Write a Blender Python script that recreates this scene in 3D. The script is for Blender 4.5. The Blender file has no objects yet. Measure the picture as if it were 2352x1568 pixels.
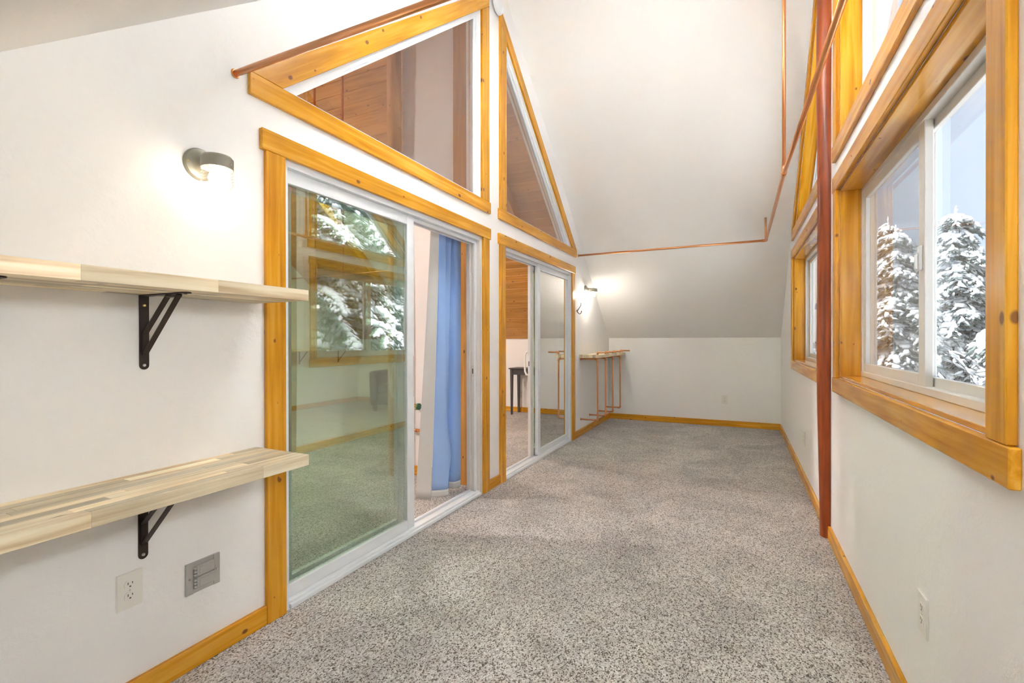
import bpy, bmesh, math, random
import numpy as np
from mathutils import Matrix, Vector, Euler
random.seed(7)
rng = np.random.default_rng(7)
C = bpy.context.scene.collection
SC = bpy.context.scene

# ------------------------------------------------------------------ camera, sky, exposure
cam_d = bpy.data.cameras.new('camera'); cam = bpy.data.objects.new('camera', cam_d); C.objects.link(cam)
yaw, pitch, roll = math.radians(25.5613), math.radians(-0.1614), math.radians(-0.0748)
F = Vector((-math.sin(yaw)*math.cos(pitch), math.cos(yaw)*math.cos(pitch), math.sin(pitch)))
R0 = Vector((math.cos(yaw), math.sin(yaw), 0)); U0 = R0.cross(F)
Rv = R0*math.cos(roll)+U0*math.sin(roll); Uv = U0*math.cos(roll)-R0*math.sin(roll)
cam.matrix_world = Matrix(((Rv.x, Uv.x, -F.x, 0), (Rv.y, Uv.y, -F.y, 0), (Rv.z, Uv.z, -F.z, 1.22), (0, 0, 0, 1)))
cam_d.sensor_width = 36.0; cam_d.lens = 36.0*1093.98/2352; cam_d.clip_start = 0.02; cam_d.clip_end = 400
SC.camera = cam
world = bpy.data.worlds.new('sky'); SC.world = world; world.use_nodes = True
wn = world.node_tree; wn.nodes.clear()
wo = wn.nodes.new('ShaderNodeOutputWorld'); wb = wn.nodes.new('ShaderNodeBackground')
wb.inputs['Color'].default_value = (0.67, 0.79, 0.96, 1); wb.inputs['Strength'].default_value = 0.84
wn.links.new(wb.outputs[0], wo.inputs[0])
sun_d = bpy.data.lights.new('veiled_sun', 'SUN'); sun_d.energy = 11.0; sun_d.angle = math.radians(35); sun_d.color = (1.0, 0.97, 0.92)
sun = bpy.data.objects.new('veiled_sun', sun_d); C.objects.link(sun); sun.rotation_euler = Vector((0.55, 0.35, -1.0)).to_track_quat('-Z', 'Y').to_euler()
SC.view_settings.view_transform = 'Standard'; SC.view_settings.look = 'None'
SC.view_settings.gamma = 1.0; SC.view_settings.use_curve_mapping = False
SC.view_settings.exposure = 0.64
SC.cycles.max_bounces = 7; SC.cycles.diffuse_bounces = 5; SC.cycles.glossy_bounces = 3
SC.cycles.transmission_bounces = 6; SC.cycles.transparent_max_bounces = 16
SC.cycles.use_adaptive_sampling = True; SC.cycles.adaptive_threshold = 0.22; SC.cycles.adaptive_min_samples = 16
SC.cycles.sample_clamp_indirect = 60.0
SC.cycles.caustics_reflective = False; SC.cycles.caustics_refractive = False
FILL_MAIN = 10.0      # scale of the two added fill lamps in this room
LAMP_INNER = 13.0

# ------------------------------------------------------------------ room numbers (metres)
XL, XR, YB, YN = -1.847, 0.503, 7.377, -0.357
RIDGE, KZ, PITCH = 3.51, 1.25, 0.82
def roof(y): return KZ + PITCH*(YB-RIDGE-abs(y-RIDGE))
XLI = -1.977          # inner face of the partition with the sliding doors
XFAR = -7.0           # far gable wall of the inner room
XRO = 0.665           # outer face of the window wall

# ------------------------------------------------------------------ materials
def new_mat(name):
    m = bpy.data.materials.new(name); m.use_nodes = True; nt = m.node_tree; nt.nodes.clear()
    out = nt.nodes.new('ShaderNodeOutputMaterial'); b = nt.nodes.new('ShaderNodeBsdfPrincipled')
    nt.links.new(b.outputs[0], out.inputs[0]); return m, nt, b, out
def N(nt, t, **kw):
    n = nt.nodes.new(t)
    for k, v in kw.items():
        if hasattr(n, k): setattr(n, k, v)
        else: n.inputs[k].default_value = v
    return n
def ramp(nt, stops, fac=None):
    r = nt.nodes.new('ShaderNodeValToRGB'); el = r.color_ramp.elements
    while len(el) < len(stops): el.new(0.5)
    for e, (p, c) in zip(el, stops): e.position = p; e.color = (*c, 1)
    if fac is not None: nt.links.new(fac, r.inputs[0])
    return r
def coords(nt, scale=(1, 1, 1), rand=True):
    tc = nt.nodes.new('ShaderNodeTexCoord'); mp = nt.nodes.new('ShaderNodeMapping')
    mp.inputs['Scale'].default_value = scale
    if rand:
        oi = nt.nodes.new('ShaderNodeObjectInfo'); mu = N(nt, 'ShaderNodeMath', operation='MULTIPLY'); mu.inputs[1].default_value = 37.0
        nt.links.new(oi.outputs['Random'], mu.inputs[0])
        ad = N(nt, 'ShaderNodeVectorMath', operation='ADD'); nt.links.new(tc.outputs['Object'], ad.inputs[0]); nt.links.new(mu.outputs[0], ad.inputs[1])
        nt.links.new(ad.outputs[0], mp.inputs['Vector'])
    else: nt.links.new(tc.outputs['Object'], mp.inputs['Vector'])
    return mp
def simple(name, col, rough=0.5, metal=0.0, spec=0.5, bump=None, coat=0.0):
    m, nt, b, out = new_mat(name)
    b.inputs['Base Color'].default_value = (*col, 1); b.inputs['Roughness'].default_value = rough
    b.inputs['Metallic'].default_value = metal; b.inputs['Specular IOR Level'].default_value = spec
    b.inputs['Coat Weight'].default_value = coat
    if bump:
        sc, st, dist = bump; mp = coords(nt)
        n = N(nt, 'ShaderNodeTexNoise', Scale=sc, Detail=4.0); nt.links.new(mp.outputs[0], n.inputs['Vector'])
        bp = N(nt, 'ShaderNodeBump', Strength=st, Distance=dist); nt.links.new(n.outputs[0], bp.inputs['Height']); nt.links.new(bp.outputs[0], b.inputs['Normal'])
    return m
def wood(name, dark, mid, light, knot=(0.16, 0.055, 0.02), rough=0.3, knots=True, grain=22.0, coat=0.08, tint_random=0.0, kscale=7.0):
    m, nt, b, out = new_mat(name)
    mp = coords(nt, (1, 1, 1))
    st = N(nt, 'ShaderNodeMapping'); st.inputs['Scale'].default_value = (1.1, grain, grain); nt.links.new(mp.outputs[0], st.inputs['Vector'])
    n1 = N(nt, 'ShaderNodeTexNoise', Scale=1.6, Detail=5.0, Distortion=0.6); nt.links.new(st.outputs[0], n1.inputs['Vector'])
    r = ramp(nt, [(0.28, dark), (0.5, mid), (0.74, light)], n1.outputs[0])
    n2 = N(nt, 'ShaderNodeTexNoise', Scale=2.2, Detail=2.0); nt.links.new(mp.outputs[0], n2.inputs['Vector'])
    mr = N(nt, 'ShaderNodeMapRange'); mr.inputs['From Min'].default_value = 0.3; mr.inputs['From Max'].default_value = 0.7; mr.inputs['To Min'].default_value = 0.86; mr.inputs['To Max'].default_value = 1.1
    nt.links.new(n2.outputs[0], mr.inputs[0])
    mu = N(nt, 'ShaderNodeVectorMath', operation='SCALE'); nt.links.new(r.outputs[0], mu.inputs[0]); nt.links.new(mr.outputs[0], mu.inputs['Scale'])
    col = mu.outputs[0]
    if tint_random:
        oi = nt.nodes.new('ShaderNodeObjectInfo'); mr2 = N(nt, 'ShaderNodeMapRange'); mr2.inputs['To Min'].default_value = 1-tint_random; mr2.inputs['To Max'].default_value = 1+tint_random
        nt.links.new(oi.outputs['Random'], mr2.inputs[0]); mu2 = N(nt, 'ShaderNodeVectorMath', operation='SCALE')
        nt.links.new(col, mu2.inputs[0]); nt.links.new(mr2.outputs[0], mu2.inputs['Scale']); col = mu2.outputs[0]
    if knots:
        sx = N(nt, 'ShaderNodeSeparateXYZ'); nt.links.new(mp.outputs[0], sx.inputs[0]); ay = N(nt, 'ShaderNodeMath', operation='ADD'); nt.links.new(sx.outputs[1], ay.inputs[0]); nt.links.new(sx.outputs[2], ay.inputs[1])
        ax_ = N(nt, 'ShaderNodeMath', operation='MULTIPLY'); ax_.inputs[1].default_value = 0.66; nt.links.new(sx.outputs[0], ax_.inputs[0])
        ks = N(nt, 'ShaderNodeCombineXYZ'); nt.links.new(ax_.outputs[0], ks.inputs[0]); nt.links.new(ay.outputs[0], ks.inputs[1])
        ns = N(nt, 'ShaderNodeTexNoise', Scale=14.0, Detail=2.0); nt.links.new(mp.outputs[0], ns.inputs['Vector'])
        vo = N(nt, 'ShaderNodeTexVoronoi', Scale=kscale, voronoi_dimensions='2D'); nt.links.new(ks.outputs[0], vo.inputs['Vector'])
        sp = N(nt, 'ShaderNodeSeparateColor'); nt.links.new(vo.outputs['Color'], sp.inputs[0])
        # knot radius depends on the cell's own random number; most cells carry none
        rad = N(nt, 'ShaderNodeMapRange'); rad.inputs['From Min'].default_value = 0.35; rad.inputs['From Max'].default_value = 1.0; rad.inputs['To Min'].default_value = 0.0; rad.inputs['To Max'].default_value = 0.09
        nt.links.new(sp.outputs[0], rad.inputs[0])
        dn = N(nt, 'ShaderNodeMath', operation='MULTIPLY_ADD'); dn.inputs[1].default_value = 0.06; nt.links.new(ns.outputs[0], dn.inputs[0]); nt.links.new(vo.outputs['Distance'], dn.inputs[2])
        df = N(nt, 'ShaderNodeMath', operation='SUBTRACT'); nt.links.new(dn.outputs[0], df.inputs[0]); nt.links.new(rad.outputs[0], df.inputs[1])
        mm = N(nt, 'ShaderNodeMapRange'); mm.inputs['From Min'].default_value = 0.03; mm.inputs['From Max'].default_value = 0.0; mm.inputs['To Min'].default_value = 0.0; mm.inputs['To Max'].default_value = 0.85
        nt.links.new(df.outputs[0], mm.inputs[0])
        mx = N(nt, 'ShaderNodeMix', data_type='RGBA'); nt.links.new(mm.outputs[0], mx.inputs['Factor']); nt.links.new(col, mx.inputs['A']); mx.inputs['B'].default_value = (*knot, 1)
        col = mx.outputs['Result']
    nt.links.new(col, b.inputs['Base Color'])
    b.inputs['Specular IOR Level'].default_value = 0.38; b.inputs['Roughness'].default_value = rough; b.inputs['Coat Weight'].default_value = coat; b.inputs['Coat Roughness'].default_value = 0.15
    bp = N(nt, 'ShaderNodeBump', Strength=0.08, Distance=0.002); nt.links.new(n1.outputs[0], bp.inputs['Height']); nt.links.new(bp.outputs[0], b.inputs['Normal'])
    return m
def glass(name, tint, k, shine=(1, 1, 1), rough=0.0):
    """window pane: each face passes tinted light and mirrors a Fresnel share scaled by its coating k"""
    m, nt, b, out = new_mat(name); nt.nodes.remove(b)
    tr = N(nt, 'ShaderNodeBsdfTransparent'); tr.inputs[0].default_value = (*tint, 1)
    gl = N(nt, 'ShaderNodeBsdfGlossy'); gl.inputs['Color'].default_value = (*shine, 1); gl.inputs['Roughness'].default_value = rough
    fr = N(nt, 'ShaderNodeFresnel', IOR=1.5)
    geo = nt.nodes.new('ShaderNodeNewGeometry')
    mu = N(nt, 'ShaderNodeMath', operation='MULTIPLY'); mu.inputs[1].default_value = k; mu.use_clamp = True
    nt.links.new(fr.outputs[0], mu.inputs[0])
    mi = N(nt, 'ShaderNodeMath', operation='MINIMUM'); mi.inputs[1].default_value = 0.9; nt.links.new(mu.outputs[0], mi.inputs[0])
    # the far face of the sheet must not count as leaving a solid block (no total reflection)
    inv = N(nt, 'ShaderNodeMath', operation='SUBTRACT'); inv.inputs[0].default_value = 1.0; nt.links.new(geo.outputs['Backfacing'], inv.inputs[1])
    m2 = N(nt, 'ShaderNodeMath', operation='MULTIPLY'); nt.links.new(mi.outputs[0], m2.inputs[0]); nt.links.new(inv.outputs[0], m2.inputs[1])
    mx = N(nt, 'ShaderNodeMixShader'); nt.links.new(m2.outputs[0], mx.inputs[0]); nt.links.new(tr.outputs[0], mx.inputs[1]); nt.links.new(gl.outputs[0], mx.inputs[2])
    nt.links.new(mx.outputs[0], out.inputs[0]); return m
def emit(name, col, s):
    m, nt, b, out = new_mat(name); nt.nodes.remove(b)
    e = N(nt, 'ShaderNodeEmission'); e.inputs[0].default_value = (*col, 1); e.inputs[1].default_value = s
    nt.links.new(e.outputs[0], out.inputs[0]); return m
def plaster(name, col):
    m, nt, b, out = new_mat(name)
    mp = coords(nt, rand=False)
    n = N(nt, 'ShaderNodeTexNoise', Scale=26.0, Detail=5.0, Roughness=0.6); nt.links.new(mp.outputs[0], n.inputs['Vector'])
    n2 = N(nt, 'ShaderNodeTexNoise', Scale=5.0, Detail=6.0, Roughness=0.65, Distortion=1.2); nt.links.new(mp.outputs[0], n2.inputs['Vector'])
    ad = N(nt, 'ShaderNodeMath', operation='ADD'); nt.links.new(n.outputs[0], ad.inputs[0]); nt.links.new(n2.outputs[0], ad.inputs[1])
    bp = N(nt, 'ShaderNodeBump', Strength=0.30, Distance=0.006); nt.links.new(ad.outputs[0], bp.inputs['Height']); nt.links.new(bp.outputs[0], b.inputs['Normal'])
    b.inputs['Base Color'].default_value = (*col, 1); b.inputs['Roughness'].default_value = 0.75; b.inputs['Specular IOR Level'].default_value = 0.25
    return m
def carpet(name):
    m, nt, b, out = new_mat(name)
    mp = coords(nt, rand=False)
    dn = N(nt, 'ShaderNodeTexNoise', Scale=90.0, Detail=1.0); nt.links.new(mp.outputs[0], dn.inputs['Vector'])
    sb = N(nt, 'ShaderNodeVectorMath', operation='MULTIPLY_ADD'); sb.inputs[1].default_value = (0.012, 0.012, 0.0)
    nt.links.new(dn.outputs['Color'], sb.inputs[0]); nt.links.new(mp.outputs[0], sb.inputs[2])
    vo = N(nt, 'ShaderNodeTexVoronoi', Scale=190.0); nt.links.new(sb.outputs[0], vo.inputs['Vector'])
    sp = N(nt, 'ShaderNodeSeparateColor'); nt.links.new(vo.outputs['Color'], sp.inputs[0])
    r = ramp(nt, [(0.0, (0.12, 0.09, 0.07)), (0.18, (0.205, 0.168, 0.139)), (0.32, (0.46, 0.415, 0.378)), (0.8, (0.63, 0.585, 0.545)), (1.0, (0.78, 0.74, 0.70))], sp.outputs[0])
    big = N(nt, 'ShaderNodeTexNoise', Scale=2.1, Detail=4.0, Roughness=0.6, Distortion=0.8); nt.links.new(mp.outputs[0], big.inputs['Vector'])
    mr = N(nt, 'ShaderNodeMapRange'); mr.inputs['From Min'].default_value = 0.33; mr.inputs['From Max'].default_value = 0.67; mr.inputs['To Min'].default_value = 0.74; mr.inputs['To Max'].default_value = 1.08
    nt.links.new(big.outputs[0], mr.inputs[0])
    mu = N(nt, 'ShaderNodeVectorMath', operation='SCALE'); nt.links.new(r.outputs[0], mu.inputs[0]); nt.links.new(mr.outputs[0], mu.inputs['Scale'])
    nt.links.new(mu.outputs[0], b.inputs['Base Color']); b.inputs['Roughness'].default_value = 1.0; b.inputs['Specular IOR Level'].default_value = 0.05
    b.inputs['Sheen Weight'].default_value = 0.15
    hn = N(nt, 'ShaderNodeMath', operation='SUBTRACT'); hn.inputs[0].default_value = 1.0; nt.links.new(vo.outputs['Distance'], hn.inputs[1])
    bp = N(nt, 'ShaderNodeBump', Strength=0.55, Distance=0.006); nt.links.new(hn.outputs[0], bp.inputs['Height']); nt.links.new(bp.outputs[0], b.inputs['Normal'])
    return m

M = {}
M['wall'] = plaster('wall_paint', (0.865, 0.84, 0.81))
M['ceiling'] = plaster('ceiling_paint', (0.865, 0.84, 0.81))
M['carpet'] = carpet('carpet')
M['pine'] = wood('honey_pine', (0.50, 0.19, 0.005), (0.66, 0.295, 0.012), (0.78, 0.42, 0.055), rough=0.26)
M['gloss_pine'] = wood('varnished_liner_pine', (0.50, 0.19, 0.005), (0.66, 0.295, 0.012), (0.78, 0.42, 0.055), rough=0.22, coat=0.6)
M['plank'] = wood('plank_pine', (0.44, 0.19, 0.035), (0.58, 0.27, 0.055), (0.68, 0.35, 0.09), rough=0.35, tint_random=0.12)
M['redlog'] = wood('red_stained_log', (0.10, 0.017, 0.003), (0.28, 0.048, 0.006), (0.42, 0.09, 0.012), knot=(0.06, 0.012, 0.005), rough=0.4, grain=14.0, coat=0.15)
M['log'] = wood('bare_log', (0.42, 0.20, 0.05), (0.60, 0.32, 0.09), (0.72, 0.43, 0.15), knot=(0.05, 0.02, 0.01), rough=0.45, grain=12.0)
M['stave'] = wood('acacia_stave', (0.55, 0.38, 0.21), (0.78, 0.65, 0.44), (0.90, 0.81, 0.62), knot=(0.22, 0.13, 0.07), rough=0.5, grain=30.0, coat=0.0, tint_random=0.36, kscale=4.0)
M['darkwood'] = wood('black_washed_wood', (0.03, 0.027, 0.026), (0.055, 0.05, 0.048), (0.10, 0.09, 0.085), knot=(0.015, 0.012, 0.01), rough=0.5, coat=0.1)
M['vinyl'] = simple('white_vinyl', (0.76, 0.775, 0.79), 0.35)
M['vinyl2'] = simple('almond_vinyl', (0.66, 0.63, 0.585), 0.38)
M['copper'] = simple('copper_pipe', (0.80, 0.38, 0.17), 0.3, 1.0)
M['copper2'] = simple('copper_fitting', (0.74, 0.33, 0.13), 0.36, 1.0)
M['iron'] = simple('oil_bronze', (0.045, 0.03, 0.024), 0.42, 0.6)
M['steel'] = simple('screw_steel', (0.6, 0.58, 0.55), 0.3, 1.0)
M['greymetal'] = simple('painted_grey_metal', (0.47, 0.45, 0.42), 0.45, 0.25)
M['sconce'] = simple('bronze_paint', (0.27, 0.25, 0.20), 0.4, 0.2)
M['ivory'] = simple('ivory_plastic', (0.80, 0.76, 0.69), 0.35)
M['slot'] = simple('slot_dark', (0.10, 0.05, 0.03), 0.6)
M['black'] = simple('black_rubber', (0.02, 0.02, 0.02), 0.6)
M['leather'] = simple('black_leather', (0.045, 0.055, 0.06), 0.36, bump=(60.0, 0.15, 0.003))
M['blue'] = simple('blue_curtain_cloth', (0.33, 0.49, 0.82), 0.85, spec=0.15, bump=(400.0, 0.15, 0.001))
M['lining'] = simple('grey_curtain_lining', (0.62, 0.615, 0.60), 0.85, spec=0.15, bump=(400.0, 0.12, 0.001))
M['brass'] = simple('brass', (0.62, 0.47, 0.2), 0.3, 1.0)
M['greenknob'] = simple('green_enamel', (0.02, 0.16, 0.08), 0.35)
M['snow'] = simple('snow', (0.90, 0.92, 0.95), 0.8, spec=0.2, bump=(9.0, 0.5, 0.05))
M['needles'] = simple('fir_needles', (0.17, 0.215, 0.205), 0.7, bump=(30.0, 0.6, 0.03))
M['bark'] = simple('bark', (0.085, 0.065, 0.055), 0.85)
M['glass_door'] = glass('coated_door_glass', (0.77, 0.865, 0.785), 5.6)
M['glass_gable'] = glass('gable_pane_glass', (0.70, 0.685, 0.68), 1.6)
M['glass_win'] = glass('window_glass', (0.95, 0.97, 0.98), 1.2)
M['bulb'] = emit('sconce_bulb', (1.0, 0.87, 0.68), 27.0)
M['bulb_far'] = emit('far_sconce_bulb', (1.0, 0.93, 0.83), 190.0)
M['dome'] = emit('fill_uplight_diffuser', (0.88, 0.95, 1.0), 9.5*FILL_MAIN)  # glowing face of the added bowl light
M['fill_near'] = emit('near_fill_diffuser', (0.92, 0.97, 1.0), 4.9*FILL_MAIN)  # glowing face of the added lamp beside the camera
M['dome_in'] = emit('inner_lamp_globe', (0.97, 0.97, 0.96), 30.0*LAMP_INNER)
# ribbed jar: thin clear glass
M['jar'] = glass('ribbed_jar_glass', (0.97, 0.97, 0.96), 2.0)
# insect screen
m, nt, b, out = new_mat('insect_screen'); b.inputs['Base Color'].default_value = (0.24, 0.25, 0.27, 1); b.inputs['Roughness'].default_value = 0.7
tr = N(nt, 'ShaderNodeBsdfTransparent'); mx = N(nt, 'ShaderNodeMixShader'); mx.inputs[0].default_value = 0.30
nt.links.new(tr.outputs[0], mx.inputs[1]); nt.links.new(b.outputs[0], mx.inputs[2]); nt.links.new(mx.outputs[0], out.inputs[0]); M['screen'] = m

# ------------------------------------------------------------------ helpers
WM = {}     # world matrix of every object we make
def put(o, matw, parent):
    C.objects.link(o); WM[o.name] = matw.copy()
    if parent is not None:
        o.parent = parent; o.matrix_parent_inverse = WM[parent.name].inverted()
    o.matrix_basis = matw
    return o
def tag(o, label=None, cat=None, group=None, kind=None):
    if label: o['label'] = label
    if cat: o['category'] = cat
    if group: o['group'] = group
    if kind: o['kind'] = kind
    return o
def thing(name, loc, label, cat, group=None, kind=None):
    o = bpy.data.objects.new(name, None); o.empty_display_size = 0.05
    put(o, Matrix.Translation(loc), None); return tag(o, label, cat, group, kind)
def from_bm(name, bm, mat, parent=None, matw=None, smooth=False):
    me = bpy.data.meshes.new(name); bm.normal_update(); bm.to_mesh(me); bm.free()
    if mat is not None: me.materials.append(mat)
    if smooth:
        for p in me.polygons: p.use_smooth = True
    return put(bpy.data.objects.new(name, me), matw or Matrix.Identity(4), parent)
def autosmooth(o, ang=40):
    me = o.data
    for p in me.polygons: p.use_smooth = True
    bm = bmesh.new(); bm.from_mesh(me)
    for e in bm.edges: e.smooth = len(e.link_faces) == 2 and e.calc_face_angle(0) < math.radians(ang)
    bm.to_mesh(me); bm.free(); return o
AX = {'X': ((1, 0, 0), (0, 1, 0), (0, 0, 1)), 'Y': ((0, 1, 0), (0, 0, 1), (1, 0, 0)), 'Z': ((0, 0, 1), (1, 0, 0), (0, 1, 0))}
def frame_mat(o, ex, ey):
    ex = Vector(ex).normalized(); ey = Vector(ey); ez = ex.cross(ey).normalized(); ey = ez.cross(ex)
    return Matrix(((ex.x, ey.x, ez.x, o[0]), (ex.y, ey.y, ez.y, o[1]), (ex.z, ey.z, ez.z, o[2]), (0, 0, 0, 1)))
def bm_box(bm, dx, dy, dz, off=(0, 0, 0)):
    r = bmesh.ops.create_cube(bm, size=1.0)
    for v in r['verts']: v.co = Vector((v.co.x*dx+off[0], v.co.y*dy+off[1], v.co.z*dz+off[2]))
    return r['verts']
def board(name, lo, hi, axis, mat, parent=None, bev=0.002):
    """box from lo to hi whose own x axis (the grain) lies along the given world axis"""
    c = [(a+b)/2 for a, b in zip(lo, hi)]; d = [abs(b-a) for a, b in zip(lo, hi)]
    ex, ey, ez = AX[axis]; i = 'XYZ'.index(axis); dims = (d[i], d[(i+1) % 3], d[(i+2) % 3])
    bm = bmesh.new(); bm_box(bm, *dims)
    if bev: bmesh.ops.bevel(bm, geom=list(bm.edges), offset=min(bev, min(dims)*0.3), segments=1, affect='EDGES')
    return from_bm(name, bm, mat, parent, frame_mat(c, ex, ey))
def prism(name, poly, o, ex, ey, t, mat, parent=None, bev=0.002):
    """polygon in the (ex, ey) plane at o, thickness t along ex x ey"""
    bm = bmesh.new(); area = sum(poly[i][0]*poly[(i+1) % len(poly)][1]-poly[(i+1) % len(poly)][0]*poly[i][1] for i in range(len(poly)))
    if area < 0: poly = poly[::-1]
    cx = sum(p[0] for p in poly)/len(poly); cy = sum(p[1] for p in poly)/len(poly)
    a = [bm.verts.new((p[0]-cx, p[1]-cy, 0)) for p in poly]; b = [bm.verts.new((p[0]-cx, p[1]-cy, t)) for p in poly]
    bm.faces.new(a[::-1]); bm.faces.new(b); n = len(poly)
    for i in range(n): bm.faces.new((a[i], a[(i+1) % n], b[(i+1) % n], b[i]))
    if bev: bmesh.ops.bevel(bm, geom=list(bm.edges), offset=bev, segments=1, affect='EDGES')
    o2 = Vector(o)+Vector(ex)*cx+Vector(ey)*cy
    return from_bm(name, bm, mat, parent, frame_mat(o2, ex, ey))
def yzprism(name, poly, x, t, mat, parent=None, along=None, bev=0.002):
    """polygon of (Y, Z) points, from x to x+t in X; grain along the direction 'along' (Y, Z)"""
    a = along or (1, 0); l = math.hypot(*a); c, s = a[0]/l, a[1]/l
    loc = [(p[0]*c+p[1]*s, -p[0]*s+p[1]*c) for p in poly]
    return prism(name, loc, (x, 0, 0), (0, c, s), (0, -s, c), t, mat, parent, bev)
def holed(name, outline, holes, x0, x1, mat, parent=None):
    """wall in the YZ plane with openings, thickness x0..x1"""
    cu = bpy.data.curves.new(name, 'CURVE'); cu.dimensions = '2D'; cu.fill_mode = 'BOTH'; cu.extrude = abs(x1-x0)/2
    for poly in [outline]+holes:
        s = cu.splines.new('POLY'); s.points.add(len(poly)-1); s.use_cyclic_u = True
        for p, q in zip(s.points, poly): p.co = (q[0], q[1], 0, 1)
    t = bpy.data.objects.new('tmp', cu); C.objects.link(t); bpy.context.view_layer.update()
    me = bpy.data.meshes.new_from_object(t.evaluated_get(bpy.context.evaluated_depsgraph_get())); me.name = name
    bpy.data.objects.remove(t); bpy.data.curves.remove(cu)
    me.materials.clear(); me.materials.append(mat)
    for p in me.polygons: p.use_smooth = False
    return put(bpy.data.objects.new(name, me), frame_mat(((x0+x1)/2, 0, 0), (0, 1, 0), (0, 0, 1)), parent)
def ring(name, poly, w, x, t, mat, parent):
    """frame that follows a closed convex (Y, Z) polygon inwards by w"""
    return holed(name, poly, [inset(poly, w)], x, x+t, mat, parent)
def inset(poly, d):
    n = len(poly); area = sum(poly[i][0]*poly[(i+1) % n][1]-poly[(i+1) % n][0]*poly[i][1] for i in range(n)); sg = 1 if area > 0 else -1
    L = []
    for i in range(n):
        a, b = Vector(poly[i]), Vector(poly[(i+1) % n]); e = (b-a).normalized(); nn = Vector((-e.y, e.x))*sg
        L.append((a+nn*d, e))
    out = []
    for i in range(n):
        (p, e), (q, f) = L[i-1], L[i]; den = e.x*f.y-e.y*f.x; s = ((q-p).x*f.y-(q-p).y*f.x)/den; r = p+e*s; out.append((r.x, r.y))
    return out
def add_tube(bm, pts, rad, seg=12, cap=True):
    pts = [Vector(p) for p in pts]; rads = rad if hasattr(rad, '__len__') else [rad]*len(pts); rings = []
    t0 = (pts[1]-pts[0]).normalized(); ref = Vector((0, 0, 1)) if abs(t0.z) < 0.9 else Vector((1, 0, 0)); nrm = t0.cross(ref).normalized()
    for i, p in enumerate(pts):
        t = ((pts[min(i+1, len(pts)-1)]-pts[i]).normalized()+(pts[i]-pts[max(i-1, 0)]).normalized()).normalized()
        nrm = (nrm-t*nrm.dot(t)).normalized(); bi = t.cross(nrm)
        rings.append([bm.verts.new(p+(nrm*math.cos(2*math.pi*k/seg)+bi*math.sin(2*math.pi*k/seg))*rads[i]) for k in range(seg)])
    for a, b in zip(rings, rings[1:]):
        for k in range(seg): bm.faces.new((a[k], a[(k+1) % seg], b[(k+1) % seg], b[k])).smooth = True
    if cap: bm.faces.new(rings[0][::-1]); bm.faces.new(rings[-1])
def tube(name, pts, rad, mat, parent=None, seg=12):
    pts = [Vector(p) for p in pts]; o = pts[0]; bm = bmesh.new(); add_tube(bm, [p-o for p in pts], rad, seg)
    return from_bm(name, bm, mat, parent, Matrix.Translation(o))
def lathe(name, prof, o, axis, mat, parent=None, seg=32, cap=True):
    """profile of (r, h) pairs turned about the axis through o"""
    axis = Vector(axis).normalized(); ref = Vector((0, 0, 1)) if abs(axis.z) < 0.9 else Vector((1, 0, 0))
    bm = bmesh.new(); rings = []
    for r, h in prof: rings.append([bm.verts.new((r*math.cos(2*math.pi*k/seg), r*math.sin(2*math.pi*k/seg), h)) for k in range(seg)])
    for a, b in zip(rings, rings[1:]):
        for k in range(seg): bm.faces.new((a[k], a[(k+1) % seg], b[(k+1) % seg], b[k]))
    if cap:
        if prof[0][0] > 1e-5: bm.faces.new(rings[0][::-1])
        if prof[-1][0] > 1e-5: bm.faces.new(rings[-1])
    bmesh.ops.remove_doubles(bm, verts=bm.verts, dist=1e-6); bmesh.ops.recalc_face_normals(bm, faces=bm.faces)
    ex = axis.cross(ref).normalized(); ey = axis.cross(ex)
    return autosmooth(from_bm(name, bm, mat, parent, frame_mat(o, ex, ey)), 35)
def arc(p, q, r, n=5):
    return [p.lerp(q, i/n) for i in range(n+1)]
def elbow_path(pts, r=0.025, n=5):
    """polyline with its inner corners rounded"""
    pts = [Vector(p) for p in pts]; out = [pts[0]]
    for a, b, c in zip(pts, pts[1:], pts[2:]):
        u = (a-b).normalized(); v = (c-b).normalized(); p, q = b+u*r, b+v*r
        for i in range(n+1):
            t = i/n; out.append(p*(1-t)**2+b*2*t*(1-t)+q*t*t)
    return out+[pts[-1]]
def copy_tree(o, delta, label=None, group=None):
    def rec(s, par):
        c = s.copy(); C.objects.link(c); c.parent = par
        WM[c.name] = Matrix.Translation(delta) @ WM[s.name]
        for ch in s.children: rec(ch, c)
        return c
    r = rec(o, None); r.matrix_basis = WM[r.name]
    if label: r['label'] = label
    if group: r['group'] = group
    return r

# ------------------------------------------------------------------ the shell
def gable(y0, y1): return [(y0, 0), (y1, 0), (y1, KZ), (RIDGE, roof(RIDGE)), (y0, KZ)]
D1 = (1.484, 3.308); D2 = (3.70, 5.53); DH = 2.035
CL, CR = 3.506, 3.525          # symmetry lines of the left and right gable windows
ZS = 2.336                     # top of the gable windows' sill boards
def zo(yp): return ZS + PITCH*(yp-1.317)           # outer edge of the raking board
def mir(poly, c, flip): return [((2*c-y) if flip else y, z) for y, z in poly]
YI, YO = 3.29, 3.405
TRI = [(1.317+0.17, ZS), (YI, ZS), (YI, zo(YI)-0.127)]
WL = (1.385, 3.195, 1.005, 2.06)                    # lower window opening (near one)
def rect(y0, y1, z0, z1): return [(y0, z0), (y1, z0), (y1, z1), (y0, z1)]
YI2, YO2 = 3.19, 3.29
TRI2 = [(1.317+0.17, ZS-0.012), (YI2, ZS-0.012), (YI2, zo(YI2)-0.139)]
def st(o, label, cat): return tag(o, label, cat, kind='structure')

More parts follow.
